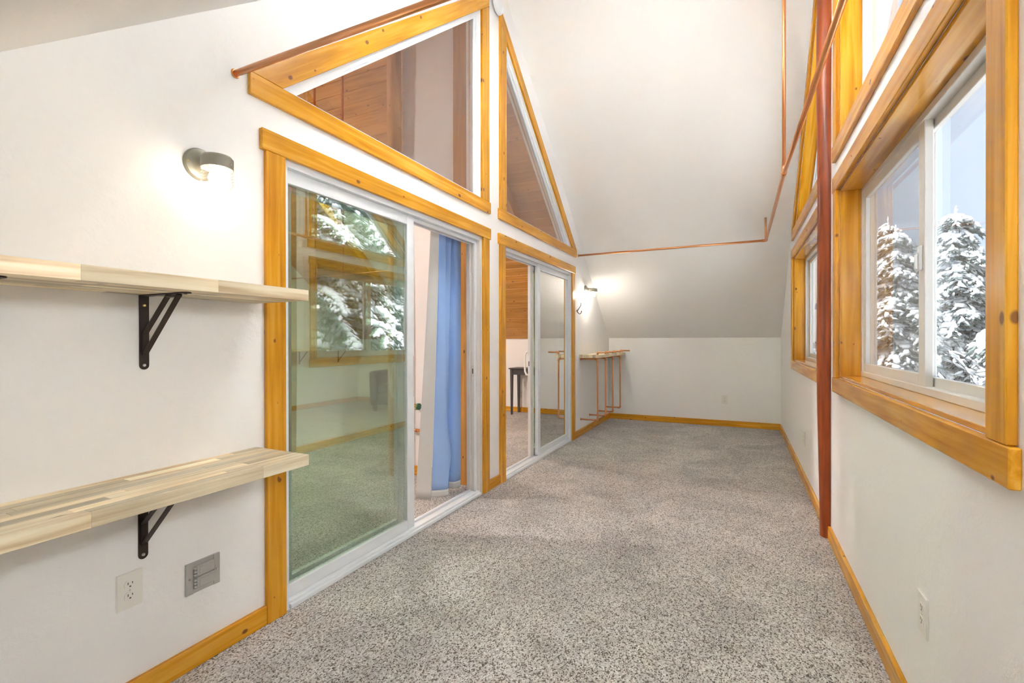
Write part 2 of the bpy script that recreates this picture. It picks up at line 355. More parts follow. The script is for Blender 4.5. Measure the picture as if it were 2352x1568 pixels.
fl = board('floor', (XFAR, YN, -0.2), (XRO, YB, 0.0), 'Y', M['carpet'], bev=0); st(fl, 'grey brown flecked cut pile carpet over the whole floor', 'floor')
w = holed('wall_left', gable(YN, YB), [rect(D1[0], D1[1], 0.0005, DH), rect(D2[0], D2[1], 0.0005, DH), mir(TRI, CL, False), mir(TRI, CL, True)], XLI, XL, M['wall'])
st(w, 'off-white plastered gable wall holding both sliding doors', 'wall')
WF = (2*CR-WL[1], 2*CR-WL[0], WL[2], WL[3])
w = holed('wall_right', gable(YN, YB), [rect(*WL), rect(*WF), mir(TRI2, CR, False), mir(TRI2, CR, True)], XR, XRO, M['wall'])
st(w, 'off-white plastered wall with the snowy windows', 'wall')
w = board('wall_back', (XFAR, YB, -0.2), (XRO, YB+0.15, KZ+0.06), 'X', M['wall'], bev=0); st(w, 'low off-white knee wall at the far end of the room', 'wall')
w = board('wall_front', (XFAR, YN-0.15, -0.2), (XRO, YN, KZ+0.06), 'X', M['wall'], bev=0); st(w, 'low off-white knee wall behind the camera', 'wall')
w = holed('wall_inner', gable(YN, YB), [], XFAR-0.15, XFAR, M['wall']); st(w, 'off-white far gable wall of the inner room beyond the doors', 'wall')
def slab(name, y0, y1, lab):
    z0, z1 = roof(y0), roof(y1)
    o = yzprism(name, [(y0, z0), (y1, z1), (y1, z1+0.14), (y0, z0+0.14)], XFAR-0.15, XRO+0.35-XFAR+0.15, M['ceiling'], along=(y1-y0, z1-z0), bev=0); return st(o, lab, 'ceiling')
slab('ceiling', RIDGE, YB+0.05, 'off-white sloped ceiling falling to the far knee wall')
slab('ceiling_near', YN-0.05, RIDGE, 'bright off-white sloped ceiling at the top left corner')

# baseboards
BH, BT = 0.082, 0.018
def base(name, lo, hi, ax, lab): st(board(name, lo, hi, ax, M['pine'], bev=0.003), lab, 'baseboard')
base('baseboard_left', (XL, YN, 0), (XL+BT, 1.388, BH), 'Y', 'honey pine baseboard below the two wall shelves')
base('baseboard_left_middle', (XL, 3.403, 0), (XL+BT, 3.605, BH), 'Y', 'short honey pine baseboard between the two sliding doors')
base('baseboard_left_far', (XL, 5.625, 0), (XL+BT, YB, BH), 'Y', 'honey pine baseboard under the copper legged shelf')
base('baseboard_back', (XL+BT, YB-BT, 0), (XR-BT, YB, BH), 'X', 'honey pine baseboard along the far knee wall')
base('baseboard_right_far', (XR-BT, 3.575, 0), (XR, YB, BH), 'Y', 'honey pine baseboard on the window wall beyond the log post')
base('baseboard_right', (XR-BT, YN, 0), (XR, 3.455, BH), 'Y', 'honey pine baseboard on the window wall before the log post')
base('baseboard_inner_back', (XFAR, YB-BT, 0), (XLI, YB, BH), 'X', 'honey pine baseboard along the inner room knee wall')
base('baseboard_inner_far', (XFAR, YN, 0), (XFAR+BT, YB-BT, BH), 'Y', 'honey pine baseboard along the far wall of the inner room')

# ------------------------------------------------------------------ gable windows in the left wall
def tri_window(name, c, flip, xf, sgn, lab, yi, yo, tri, liner, pane):
    """xf: wall face, sgn: direction into the room"""
    y0 = 1.317; P = lambda poly: mir(poly, c, flip)
    s = -1 if flip else 1
    t = thing(name, (xf, (2*c-2.4) if flip else 2.4, ZS), lab, 'window', kind='structure')
    xb = xf if sgn > 0 else xf-0.02
    sl = (s*1.0, PITCH)
    yzprism('sill_casing', P([(y0-0.002, ZS-0.09), (yo+0.024, ZS-0.09), (yo+0.024, ZS), (y0-0.002, ZS)]), xb, 0.02, M['pine'], t, (1, 0))
    yzprism('raking_casing', P([(y0, ZS+0.0005), (y0+0.155, ZS+0.0005), (yo, zo(yo)-0.127), (yo, zo(yo))]), xb, 0.02, M['pine'], t, sl)
    yzprism('side_casing', P([(yi, ZS+0.0005), (yo, ZS+0.0005), (yo, zo(yo)-0.1275), (yi, zo(yi)-0.1275)]), xb, 0.02, M['pine'], t, (0, 1))
    d = 0.10 if liner else 0.012        # depth of the reveal
    tr = P(tri)
    if liner:
        th = 0.016; xa, xc = (xf, xf+d) if sgn < 0 else (xf-d, xf)
        for nm, i in (('liner', 0), ('liner', 1), ('liner', 2)):
            a, b_ = tri[i], tri[(i+1) % 3]; ins = inset(tri, th); c_, d_ = ins[(i+1) % 3], ins[i]
            yzprism(nm, P([a, b_, c_, d_]), xa, xc-xa, M['pine'], t, (b_[0]*s-a[0]*s, b_[1]-a[1]), bev=0.001)
        tr = P(inset(tri, th))
        fx = xf+d if sgn < 0 else xf-d-0.05
    else:
        fx = xf-d-0.06
    ring('vinyl_frame', tr, 0.022, fx, 0.05, M['vinyl'], t)
    tr2 = inset(tr, 0.022)
    ring('glazing_bead', tr2, 0.016, fx+(0.012 if sgn > 0 else 0.018), 0.02, M['vinyl'], t)
    yzprism('pane', inset(tr2, 0.012), fx+0.02, 0.006, M[pane], t, bev=0)
    return t
tri_window('window_1', CL, False, XL, 1, 'triangular pine framed window above the nearer sliding door', YI, YO, TRI, False, 'glass_gable')
tri_window('window_2', CL, True, XL, 1, 'narrow looking triangular window above the farther sliding door', YI, YO, TRI, False, 'glass_gable')
tri_window('window_5', CR, False, XR, -1, 'triangular outer window at the top right, before the log post', YI2, YO2, TRI2, True, 'glass_win')
tri_window('window_6', CR, True, XR, -1, 'triangular outer window high beyond the log post', YI2, YO2, TRI2, True, 'glass_win')

# ------------------------------------------------------------------ sliding doors
def panel(name, y0, y1, z0, z1, xc, t, parent, stl, stright, top, bot, mat, pane, pane_t=0.016):
    """sash: stiles, rails and pane"""
    p = board(name, (xc-t/2, y0, z0), (xc+t/2, y0+stl, z1), 'Z', mat, parent)
    board('stile', (xc-t/2, y1-stright, z0), (xc+t/2, y1, z1), 'Z', mat, p)
    board('rail', (xc-t/2, y0+stl, z0), (xc+t/2, y1-stright, z0+bot), 'Y', mat, p)
    board('rail', (xc-t/2, y0+stl, z1-top), (xc+t/2, y1-stright, z1), 'Y', mat, p)
    board('pane', (xc-pane_t/2, y0+stl-0.005, z0+bot-0.005), (xc+pane_t/2, y1-stright+0.005, z1-top+0.005), 'Y', pane, p, bev=0)
    return p
def sliding_door(name, y0, y1, flip, c, lab):
    my = lambda a, b: (2*c-b, 2*c-a) if flip else (a, b)
    t = thing(name, (XL, (y0+y1)/2, 0), lab, 'door', kind='structure')
    o0, o1 = (2*c-y1, 2*c-y0) if flip else (y0, y1)     # opening in the unflipped frame
    def bd(nm, x0, x1, a, b, z0, z1, ax, mat, par=t, bev=0.002):
        a2, b2 = my(a, b); return board(nm, (x0, a2, z0), (x1, b2, z1), ax, mat, par, bev)
    # pine casing
    bd('side_casing', XL, XL+0.02, o0-0.096, o0, 0, DH, 'Z', M['pine'])
    bd('side_casing', XL, XL+0.02, o1, o1+0.096, 0, DH, 'Z', M['pine'])
    bd('head_casing', XL, XL+0.022, o0-0.117, o1+0.12, DH+0.0005, DH+0.09, 'Y', M['pine'])
    # vinyl frame
    e = 0.0005
    bd('frame_jamb', XLI+0.005, XL-0.002, o0+e, o0+0.03, 0.001, DH-e, 'Z', M['vinyl'])
    bd('frame_jamb', XLI+0.005, XL-0.002, o1-0.03, o1-e, 0.001, DH-e, 'Z', M['vinyl2'])
    bd('jamb_track', XL-0.05, XL-0.03, o1-0.045, o1-0.03, 0.03, DH-0.04, 'Z', M['vinyl'])
    bd('jamb_track', XL-0.095, XL-0.078, o1-0.045, o1-0.03, 0.03, DH-0.04, 'Z', M['vinyl2'])
    bd('frame_head', XLI+0.005, XL-0.002, o0+0.03, o1-0.03, DH-0.03, DH-e, 'Y', M['vinyl'])
    bd('head_track', XL-0.05, XL-0.035, o0+0.03, o1-0.03, DH-0.055, DH-0.03, 'Y', M['vinyl'])
    bd('head_track', XL-0.096, XL-0.08, o0+0.03, o1-0.03, DH-0.055, DH-0.03, 'Y', M['vinyl'])
    bd('threshold', XLI+0.005, XL+0.012, o0+0.03, o1-0.03, 0.001, 0.022, 'Y', M['vinyl'])
    bd('threshold_step', XL-0.03, XL-0.004, o0+0.03, o1-0.03, 0.022, 0.034, 'Y', M['vinyl'])
    bd('bottom_track', XL-0.092, XL-0.08, o0+0.03, o1-0.03, 0.022, 0.036, 'Y', M['vinyl'])
    # fixed panel in the front track, sliding panel pushed open behind it
    mid = (o0+o1)/2
    a, b = my(o0+0.03, mid+0.078); l, r = (0.012, 0.07); l, r = (r, l) if flip else (l, r)
    panel('fixed_panel', a, b, 0.034, DH-0.03, XL-0.045, 0.034, t, l, r, 0.062, 0.058, M['vinyl'], M['glass_door'])
    sa, sb = (o0+0.045, mid+0.03) if not flip else (o0+0.05, mid+0.16)
    a, b = my(sa, sb)
    p = panel('sliding_panel', a, b, 0.036, DH-0.056, XL-0.090, 0.030, t, 0.062, 0.062, 0.05, 0.07, M['vinyl2'] if flip else M['vinyl'], M['glass_door'])
    # pull handle on the inner face of the sliding panel, latch on its edge
    hy = (sb-0.031) if not flip else (2*c-sb+0.031); hx = XL-0.105
    pts = [(hx, hy, 1.10), (hx-0.03, hy, 1.095), (hx-0.045, hy, 1.06), (hx-0.048, hy, 0.98), (hx-0.045, hy, 0.90), (hx-0.03, hy, 0.865), (hx, hy, 0.86)]
    tube('pull_handle', pts, [0.011, 0.011, 0.010, 0.010, 0.010, 0.011, 0.011], M['ivory'], p)
    ly = sb if not flip else 2*c-sb
    d_ = 0.006 if not flip else -0.006
    la = board('latch', (XL-0.100, min(ly, ly+d_), 0.90), (XL-0.08, max(ly, ly+d_), 1.06), 'Z', M['vinyl'], p)
    board('latch_slot', (XL-0.094, min(ly+d_*0.9, ly+d_*1.3), 0.955), (XL-0.086, max(ly+d_*0.9, ly+d_*1.3), 1.005), 'Z', M['black'], p, bev=0)
    # pull on the front stile edge and the strike plate on the far jamb
    fy = my(mid+0.078-0.012, mid+0.078-0.004)
    board('finger_pull', (XL-0.029, fy[0], 0.86), (XL-0.0265, fy[1], 1.12), 'Z', M['vinyl2'], t, bev=0.0005)
    ky = my(o1-0.033, o1-0.0295)
    k = board('strike_plate', (XL-0.078, ky[0], 0.93), (XL-0.052, ky[1], 1.02), 'Z', M['steel'], t, bev=0.0005)
    kz = my(o1-0.0345, o1-0.0325); board('strike_slot', (XL-0.069, kz[0], 0.955), (XL-0.061, kz[1], 0.995), 'Z', M['black'], k, bev=0)
    return t
sliding_door('door_1', *D1, False, CL, 'nearer sliding glass door reflecting the snowy windows')
sliding_door('door_2', *D2, True, (D1[0]+D2[1])/2, 'farther sliding glass door beside the copper legged shelf')

# ------------------------------------------------------------------ lower windows in the right wall
def slider_window(name, c, flip, lab):
    my = lambda a, b: (2*c-b, 2*c-a) if flip else (a, b)
    y0, y1, z0, z1 = WL; t = thing(name, (XR, (2*c-(y0+y1)/2) if flip else (y0+y1)/2, z0), lab, 'window', kind='structure')
    def bd(nm, xa, xb, a, b, za, zb, ax, mat, par=t, bev=0.002):
        a2, b2 = my(a, b); return board(nm, (xa, a2, za), (xb, b2, zb), ax, mat, par, bev)
    f = XR-0.02
    bd('apron', XR-0.021, XR, y0-0.105, y1+0.10, z0-0.085, z0, 'Y', M['pine'], bev=0.003)
    bd('side_casing', f, XR, y0-0.09, y0, z0+0.0005, z1, 'Z', M['pine'], bev=0.003)
    bd('side_casing', f, XR, y1, y1+0.09, z0+0.0005, z1, 'Z', M['pine'], bev=0.003)
    bd('head_casing', XR-0.021, XR, y0-0.105, y1+0.10, z1+0.0005, z1+0.088, 'Y', M['pine'], bev=0.003)
    th, xe, s = 0.016, XR+0.108, 0.0005
    bd('sill_liner', XR+s, xe, y0+e0, y1-e0, z0+e0, z0+th, 'Y', M['gloss_pine'], bev=0.0015)
    bd('head_liner', XR+s, xe, y0+e0, y1-e0, z1-th, z1-e0, 'Y', M['gloss_pine'], bev=0.0015)
    bd('jamb_liner', XR+s, xe, y0+e0, y0+th, z0+th, z1-th, 'Z', M['gloss_pine'], bev=0.0015)
    bd('jamb_liner', XR+s, xe, y1-th, y1-e0, z0+th, z1-th, 'Z', M['gloss_pine'], bev=0.0015)
    a0, a1, b0, b1 = y0+th, y1-th, z0+th, z1-th
    fw = 0.028
    bd('vinyl_frame', xe-0.012, XRO, a0, a1, b0, b0+fw, 'Y', M['vinyl2'])
    bd('vinyl_frame', xe-0.012, XRO, a0, a1, b1-fw, b1, 'Y', M['vinyl2'])
    bd('vinyl_frame', xe-0.012, XRO, a0, a0+fw, b0+fw, b1-fw, 'Z', M['vinyl2'])
    bd('vinyl_frame', xe-0.012, XRO, a1-fw, a1, b0+fw, b1-fw, 'Z', M['vinyl2'])
    mid = (a0+a1)/2
    q = my(mid-0.085, a1-fw+0.006); zz = (b0+fw-0.006, b1-fw+0.006)
    p = panel('inner_sash', q[0], q[1], *zz, xe+0.006, 0.026, t, 0.062, 0.062, 0.05, 0.05, M['vinyl2'], M['glass_win'], 0.008)
    ly = my(mid-0.072, mid-0.042)
    la = board('latch', (xe-0.017, ly[0], 1.475), (xe-0.0075, ly[1], 1.565), 'Z', M['vinyl'], p)
    tube('latch_lever', [(xe-0.017, (ly[0]+ly[1])/2, 1.535), (xe-0.024, (ly[0]+ly[1])/2, 1.53), (xe-0.026, (ly[0]+ly[1])/2-0.004, 1.48)], 0.0055, M['vinyl'], p, 8)
    q = my(a0+fw-0.006, mid+0.012)
    panel('outer_sash', q[0], q[1], *zz, xe+0.034, 0.022, t, 0.042, 0.042, 0.04, 0.04, M['vinyl2'], M['glass_win'], 0.008)
    q = my(mid-0.02, a1-fw)
    bd('screen_frame', xe+0.040, xe+0.048, mid-0.01, mid+0.012, zz[0], zz[1], 'Z', M['greymetal'])
    board('insect_screen', (xe+0.043, q[0], zz[0]), (xe+0.0445, q[1], zz[1]), 'Z', M['screen'], t, bev=0)
    return t
e0 = 0.0005
slider_window('window_3', CR, False, 'large sliding window nearest the camera, showing snowy trees')
slider_window('window_4', CR, True, 'sliding window half hidden behind the red log post')

# ------------------------------------------------------------------ red log post on the window wall
def log_post(name, x, y, z1, r, mat, label, seed, flat=None, bulge=0.006, z0=0.0):
    rg = np.random.default_rng(seed); bm = bmesh.new(); seg, rings = 20, []; nz = 40
    ph = rg.uniform(0, 6.28, 6)
    for i in range(nz+1):
        z = z0+(z1-z0)*i/nz
        ring_ = []
        for k in range(seg):
            a = 2*math.pi*k/seg
            rr = r*(1+0.03*math.sin(2*a+ph[0]+z*0.8)+0.02*math.sin(3*a+ph[1]-z*1.7))+bulge*math.sin(z*2.9+ph[2])*math.cos(a-ph[3])+bulge*0.9*math.sin(z*6.3+ph[4])*max(0, math.cos(a-ph[5]-3.0))
            px, py = rr*math.cos(a)+0.006*math.sin(z*1.3+ph[1]), rr*math.sin(a)+0.006*math.sin(z*1.1+ph[0])
            if flat is not None: px = min(px, flat-x)
            ring_.append(bm.verts.new((z-z0, px, py)))
        rings.append(ring_)
    for a, b in zip(rings, rings[1:]):
        for k in range(seg): bm.faces.new((a[k], a[(k+1) % seg], b[(k+1) % seg], b[k]))
    bm.faces.new(rings[0][::-1]); bm.faces.new(rings[-1])
    bmesh.ops.recalc_face_normals(bm, faces=bm.faces)
    o = autosmooth(from_bm(name, bm, mat, None, frame_mat((x, y, z0), (0, 0, 1), (1, 0, 0))), 50)
    return tag(o, label, 'post')
log_post('log_post', 0.497, 3.515, roof(3.515)-0.07, 0.057, M['redlog'], 'red-brown stained log post standing against the window wall', 3, flat=XR-0.001)

# ------------------------------------------------------------------ copper hanging rail around the room
CP = 0.0125
t = thing('copper_hanging_rail', (0.25, RIDGE, 2.29), 'long copper pipe rail hung around the room under the ceiling', 'pipe rail')
zr, ya, yb2, xc = 2.29, 1.262, 5.81, 0.255
xn = 0.305      # the long run drifts a little toward the window wall at the near end
def fit(pts, parent, r=CP*1.28): tube('fitting', pts, r, M['copper2'], parent, 14)
a = tube('pipe', [(XL, ya, zr+0.012), (xn-0.03, ya, zr)], CP, M['copper'], t, 16)
b_ = tube('pipe', [(XL, yb2, zr), (xc-0.03, yb2, zr)], CP, M['copper'], t, 16)
c_ = tube('pipe', [(xn, ya+0.03, zr), (xc, RIDGE, zr-0.005), (xc, yb2-0.03, zr)], CP, M['copper'], t, 16)
tube('elbow', elbow_path([(xn-0.04, ya, zr), (xn, ya, zr), (xn, ya+0.04, zr)], 0.025), CP*1.25, M['copper2'], t, 14)
tube('elbow', elbow_path([(xc-0.04, yb2, zr), (xc, yb2, zr), (xc, yb2-0.04, zr)], 0.025), CP*1.25, M['copper2'], t, 14)
h = tube('hanger_pipe', [(xc, RIDGE, zr), (xc, RIDGE, roof(RIDGE)-0.002)], CP*0.85, M['copper'], t, 14)
fit([(xc, RIDGE-0.035, zr-0.005), (xc, RIDGE+0.035, zr-0.005)], t); fit([(xc, RIDGE, zr), (xc, RIDGE, zr+0.05)], t, CP*1.1)
for yy, xx in ((yb2, xc), (ya, xn)):
    tube('hanger_pipe', [(xx-0.004, yy, zr), (xx-0.004, yy, roof(yy)-0.001)], CP*0.85, M['copper'], t, 14)
lathe('wall_flange', [(0.0, 0.006), (0.016, 0.006), (0.019, 0.0)], (XL+0.0005, ya, zr+0.012), (1, 0, 0), M['copper2'], t, 20)
lathe('wall_flange', [(0.0, 0.006), (0.016, 0.006), (0.019, 0.0)], (XL+0.0005, yb2, zr), (1, 0, 0), M['copper2'], t, 20)

# ------------------------------------------------------------------ near wall shelves, butcher block staves
STAVES = {}
def stave_mesh(l, w_, h_):
    key = (round(l, 3), round(w_, 4), round(h_, 4))
    if key not in STAVES:
        bm = bmesh.new(); bm_box(bm, l, w_, h_); bmesh.ops.bevel(bm, geom=list(bm.edges), offset=0.0009, segments=1, affect='EDGES')
        me = bpy.data.meshes.new('stave'); bm.to_mesh(me); bm.free(); me.materials.append(M['stave']); STAVES[key] = me
    return STAVES[key]
def butcher(parent, x0, x1, y0, y1, z0, z1, rows, seed):
    rg = random.Random(seed); wrow = (x1-x0)/rows; L = [0.30, 0.36, 0.42, 0.5]
    for i in range(rows):
        y = y1; first = True
        while y > y0+1e-4:
            l = rg.choice(L)
            if first: l = rg.choice([0.12, 0.2, 0.3, 0.36]); first = False
            if y-l < y0+0.10: l = y-y0
            o = bpy.data.objects.new('stave', stave_mesh(l, wrow, z1-z0))
            put(o, frame_mat((x0+wrow*(i+0.5), y-l/2, (z0+z1)/2), (0, 1, 0), (1, 0, 0)), parent); y -= l
SHX = -1.535
for z0, lab, sd in ((1.376, 'upper butcher block wall shelf below the lit sconce', 1), (0.728, 'lower butcher block wall shelf above the duplex outlet', 2)):
    t = thing('wall_shelf', (XL, 0.5, z0), lab, 'shelf', 'butcher block wall shelves')
    butcher(t, XL+0.001, SHX, YN+0.02, 1.35, z0, z0+0.042, 8, sd)
def bracket(y, ztop, label):
    t = thing('shelf_bracket', (XL, y, ztop-0.26), label, 'bracket', 'bronze shelf brackets')
    w_ = 0.030; h_ = 0.255
    bm = bmesh.new(); n = 8
    prof = [(-w_/2, 0.0), (-w_/2, -h_+w_/2)]+[(-w_/2*math.cos(math.pi*k/n), -h_+w_/2-w_/2*math.sin(math.pi*k/n)) for k in range(1, n)]+[(w_/2, -h_+w_/2), (w_/2, 0.0)]
    prism('wall_plate', prof, (XL+0.0005, y, ztop-0.0005), (0, 1, 0), (0, 0, 1), 0.004, M['iron'], t, 0.0008)
    prof = [(0.0, -w_/2), (0.255-w_/2, -w_/2)]+[(0.255-w_/2+w_/2*math.sin(math.pi*k/n), -w_/2*math.cos(math.pi*k/n)) for k in range(1, n)]+[(0.255-w_/2, w_/2), (0.0, w_/2)]
    prism('shelf_arm', prof, (XL+0.0005, y, ztop-0.0045), (1, 0, 0), (0, 1, 0), 0.004, M['iron'], t, 0.0008)
    def strut(xa, za, xb, zb):
        d = Vector((xb-xa, 0, zb-za)); n_ = Vector((-d.z, 0, d.x)).normalized()
        bm = bmesh.new(); bm_box(bm, d.length, 0.017, 0.006); bmesh.ops.bevel(bm, geom=list(bm.edges), offset=0.001, segments=1, affect='EDGES')
        from_bm('strut', bm, M['iron'], t, frame_mat((XL+(xa+xb)/2, y, ztop+(za+zb)/2), d, (0, 1, 0)))
    strut(0.006, -0.205, 0.205, -0.006); strut(0.006, -0.135, 0.145, -0.006)
    strut(0.145, -0.011, 0.205, -0.011); strut(0.008, -0.135, 0.008, -0.205)
    for zz in (-0.035, -0.24):
        lathe('screw', [(0.0, 0.0035), (0.004, 0.003), (0.006, 0.0)], (XL+0.0045, y, ztop+zz), (1, 0, 0), M['steel'] if zz < -0.1 else M['brass'], t, 12)
    lathe('screw', [(0.0, 0.003), (0.004, 0.0025), (0.006, 0.0)], (XL+0.238, y, ztop-0.0045), (0, 0, -1), M['iron'], t, 12)
    return t
bracket(0.93, 1.376, 'bronze bracket fully in view under the upper wall shelf')
bracket(0.50, 1.376, 'bronze bracket cut off by the left picture edge')
bracket(0.925, 0.728, 'bronze bracket under the lower wall shelf')

# ------------------------------------------------------------------ sconces
def sconce(y, z, label, bulb):
    t = thing('wall_sconce', (XL, y, z), label, 'wall lamp', 'jar wall lamps')
    px = XL+0.108; cz = z-0.008
    lathe('backplate', [(0.060, 0.0), (0.060, 0.006), (0.055, 0.012), (0.043, 0.015), (0.036, 0.020), (0.026, 0.034), (0.021, 0.05), (0.0205, 0.075), (0.0, 0.078)], (XL+0.0005, y, z), (1, 0, 0), M['sconce'], t, 40)
    lathe('screw', [(0.0, 0.004), (0.004, 0.003), (0.005, 0.0)], (XL+0.0125, y-0.048, z-0.002), (1, 0, 0), M['brass'], t, 12)
    cp = lathe('lamp_cap', [(0.0, 0.024), (0.030, 0.024), (0.047, 0.020), (0.053, 0.012), (0.053, -0.026), (0.050, -0.026), (0.050, 0.006), (0.0, 0.010)], (px, y, cz), (0, 0, 1), M['sconce'], t, 40)
    lathe('thumb_screw', [(0.0, 0.004), (0.003, 0.003), (0.003, 0.0)], (px+0.05, y+0.017, cz-0.012), (0.95, 0.32, 0), M['steel'], cp, 10)
    prof = [(0.046, -0.012)]; n = 16
    for i in range(n+1):
        h_ = -0.018-0.085*i/n; prof.append((0.0505+(0.0022 if i % 2 else 0.0)-(0.0 if i < 13 else 0.0012*(i-12)**1.6), h_))
    prof += [(0.036, -0.1085), (0.0, -0.1095)]
    lathe('glass_jar', prof, (px, y, cz), (0, 0, 1), M['jar'], t, 40, cap=False)
    lathe('bulb', [(0.0, -0.088), (0.016, -0.084), (0.027, -0.072), (0.030, -0.060), (0.026, -0.046), (0.016, -0.030), (0.013, -0.016), (0.013, 0.0)], (px, y, cz), (0, 0, 1), M[bulb], t, 24)
    return t
sconce(1.118, 1.885, 'lit jar lamp on the near left wall above the shelves', 'bulb')
sconce(6.12, 1.885, 'lit jar lamp on the far wall above the copper legged shelf', 'bulb_far')

# ------------------------------------------------------------------ outlets
def outlet(name, c, nrm, label, wplate=0.078, hplate=0.122, holes=True):
    """duplex receptacle plate facing nrm"""
    nrm = Vector(nrm); up = Vector((0, 0, 1)); ex = up.cross(nrm)
    t = thing(name, c, label, 'outlet', 'ivory duplex outlets')
    mw = frame_mat(c, ex, up)
    def part(nm, w_, h_, z0, z1, dx, dy, mat, par, bev):
        bm = bmesh.new(); bm_box(bm, w_, h_, z1-z0, (0, 0, (z0+z1)/2)); 
        if bev: bmesh.ops.bevel(bm, geom=list(bm.edges), offset=bev, segments=2, affect='EDGES')
        return from_bm(nm, bm, mat, par, mw @ Matrix.Translation((dx, dy, 0)))
    part('cover_plate', wplate, hplate, 0.0003, 0.006, 0, 0, M['ivory'], t, 0.0022)
    if holes:
        for s in (1, -1):
            bm = bmesh.new(); n = 20; vs = []
            for k in range(n):
                a = 2*math.pi*k/n; vs.append((0.0175*math.cos(a), max(-0.0135, min(0.0135, 0.0175*math.sin(a)))))
            a_ = [bm.verts.new((x, y, 0.0055)) for x, y in vs]; b2 = [bm.verts.new((x, y, 0.0075)) for x, y in vs]
            bm.faces.new(b2); bm.faces.new(a_[::-1])
            for k in range(n): bm.faces.new((a_[k], a_[(k+1) % n], b2[(k+1) % n], b2[k]))
            r = from_bm('receptacle', bm, M['ivory'], t, mw @ Matrix.Translation((0, 0.0195*s, 0)))
            for dx, h_ in ((-0.0065, 0.0085), (0.0065, 0.007)): part('slot', 0.0024, h_, 0.0070, 0.0078, dx, 0.0195*s+0.004, M['slot'], r, 0)
            part('ground_slot', 0.005, 0.005, 0.0070, 0.0078, 0, 0.0195*s-0.0065, M['slot'], r, 0.0003)
        part('screw', 0.005, 0.005, 0.0055, 0.0070, 0, 0, M['steel'], t, 0.0005)
    return t
outlet('wall_outlet', (XL, 0.884, 0.386), (1, 0, 0), 'ivory duplex outlet under the lower wall shelf')
outlet('wall_outlet', (-0.193, YB, 0.375), (0, -1, 0), 'ivory duplex outlet on the far knee wall')
outlet('wall_outlet', (XR, 4.77, 0.376), (-1, 0, 0), 'ivory outlet on the window wall beyond the log post')
outlet('wall_outlet', (XR, 1.833, 0.390), (-1, 0, 0), 'ivory outlet below the nearest window, bottom right')
outlet('wall_outlet', (XFAR, 6.10, 0.40), (1, 0, 0), 'outlet seen through the door glass, nearer the left', holes=False)
outlet('wall_outlet', (XFAR, 6.45, 0.40), (1, 0, 0), 'outlet seen through the door glass, nearer the armchair', holes=False)
outlet('wall_outlet', (-3.36, YB, 0.30), (0, -1, 0), 'outlet behind the dark console table legs')

# weatherproof cover, lying sideways
t = thing('weatherproof_outlet_cover', (XL, 1.124, 0.333), 'grey metal weatherproof outlet cover beside the ivory outlet', 'outlet cover')
g = M['greymetal']
board('base_plate', (XL+0.0003, 1.061, 0.275), (XL+0.006, 1.188, 0.392), 'Y', g, t, 0.0015)
board('end_strip', (XL+0.006, 1.061, 0.275), (XL+0.0085, 1.088, 0.392), 'Y', g, t, 0.001)
board('end_strip', (XL+0.006, 1.164, 0.275), (XL+0.0085, 1.188, 0.392), 'Y', g, t, 0.001)
for z0 in (0.292, 0.336):
    f = board('flap', (XL+0.007, 1.096, z0), (XL+0.015, 1.165, z0+0.040), 'Y', g, t, 0.004)
    board('flap_panel', (XL+0.0148, 1.106, z0+0.008), (XL+0.0162, 1.156, z0+0.032), 'Y', g, f, 0.001)
    for k in range(3): tube('hinge', [(XL+0.014, 1.091, z0+0.004+0.012*k), (XL+0.014, 1.091, z0+0.013+0.012*k)], 0.0055, g, f, 10)
for yy, zz in ((1.074, 0.333), (1.176, 0.333)): lathe('screw', [(0, 0.0025), (0.003, 0.002), (0.004, 0)], (XL+0.0085, yy, zz), (1, 0, 0), M['steel'], t, 10)

# ------------------------------------------------------------------ smoke detector
t = thing('smoke_detector', (XL+0.022, 3.535, 4.005), 'round white smoke detector between the two triangular windows', 'smoke detector')
lathe('mount_ring', [(0.0, 0.0), (0.072, 0.0), (0.072, 0.008), (0.0, 0.008)], (XL+0.0225, 3.535, 4.005), (1, 0, 0), M['vinyl'], t)
lathe('cover', [(0.072, 0.008), (0.070, 0.02), (0.062, 0.03), (0.04, 0.036), (0.0, 0.037)], (XL+0.0225, 3.535, 4.005), (1, 0, 0), M['vinyl'], t)

# ------------------------------------------------------------------ coat hook
t = thing('coat_hook', (XL, 5.745, 1.585), 'dark bronze double coat hook beside the farther door', 'hook')
lathe('hook_plate', [(0.0, 0.006), (0.008, 0.005), (0.011, 0.0)], (XL+0.0003, 5.745, 1.585), (1, 0, 0), M['iron'], t, 16)
hx = XL+0.006
pts = [(hx, 5.745, 1.588), (hx+0.014, 5.745, 1.60), (hx+0.030, 5.745, 1.625), (hx+0.047, 5.745, 1.65), (hx+0.052, 5.745, 1.672), (hx+0.052, 5.745, 1.685)]
tube('upper_prong', pts, [0.006, 0.005, 0.0042, 0.004, 0.004, 0.006], M['iron'], t, 10)
pts = [(hx, 5.745, 1.582), (hx+0.012, 5.745, 1.562), (hx+0.028, 5.745, 1.548), (hx+0.046, 5.745, 1.552), (hx+0.056, 5.745, 1.570), (hx+0.056, 5.745, 1.585)]
tube('lower_prong', pts, [0.006, 0.005, 0.0045, 0.0045, 0.0045, 0.0065], M['iron'], t, 10)

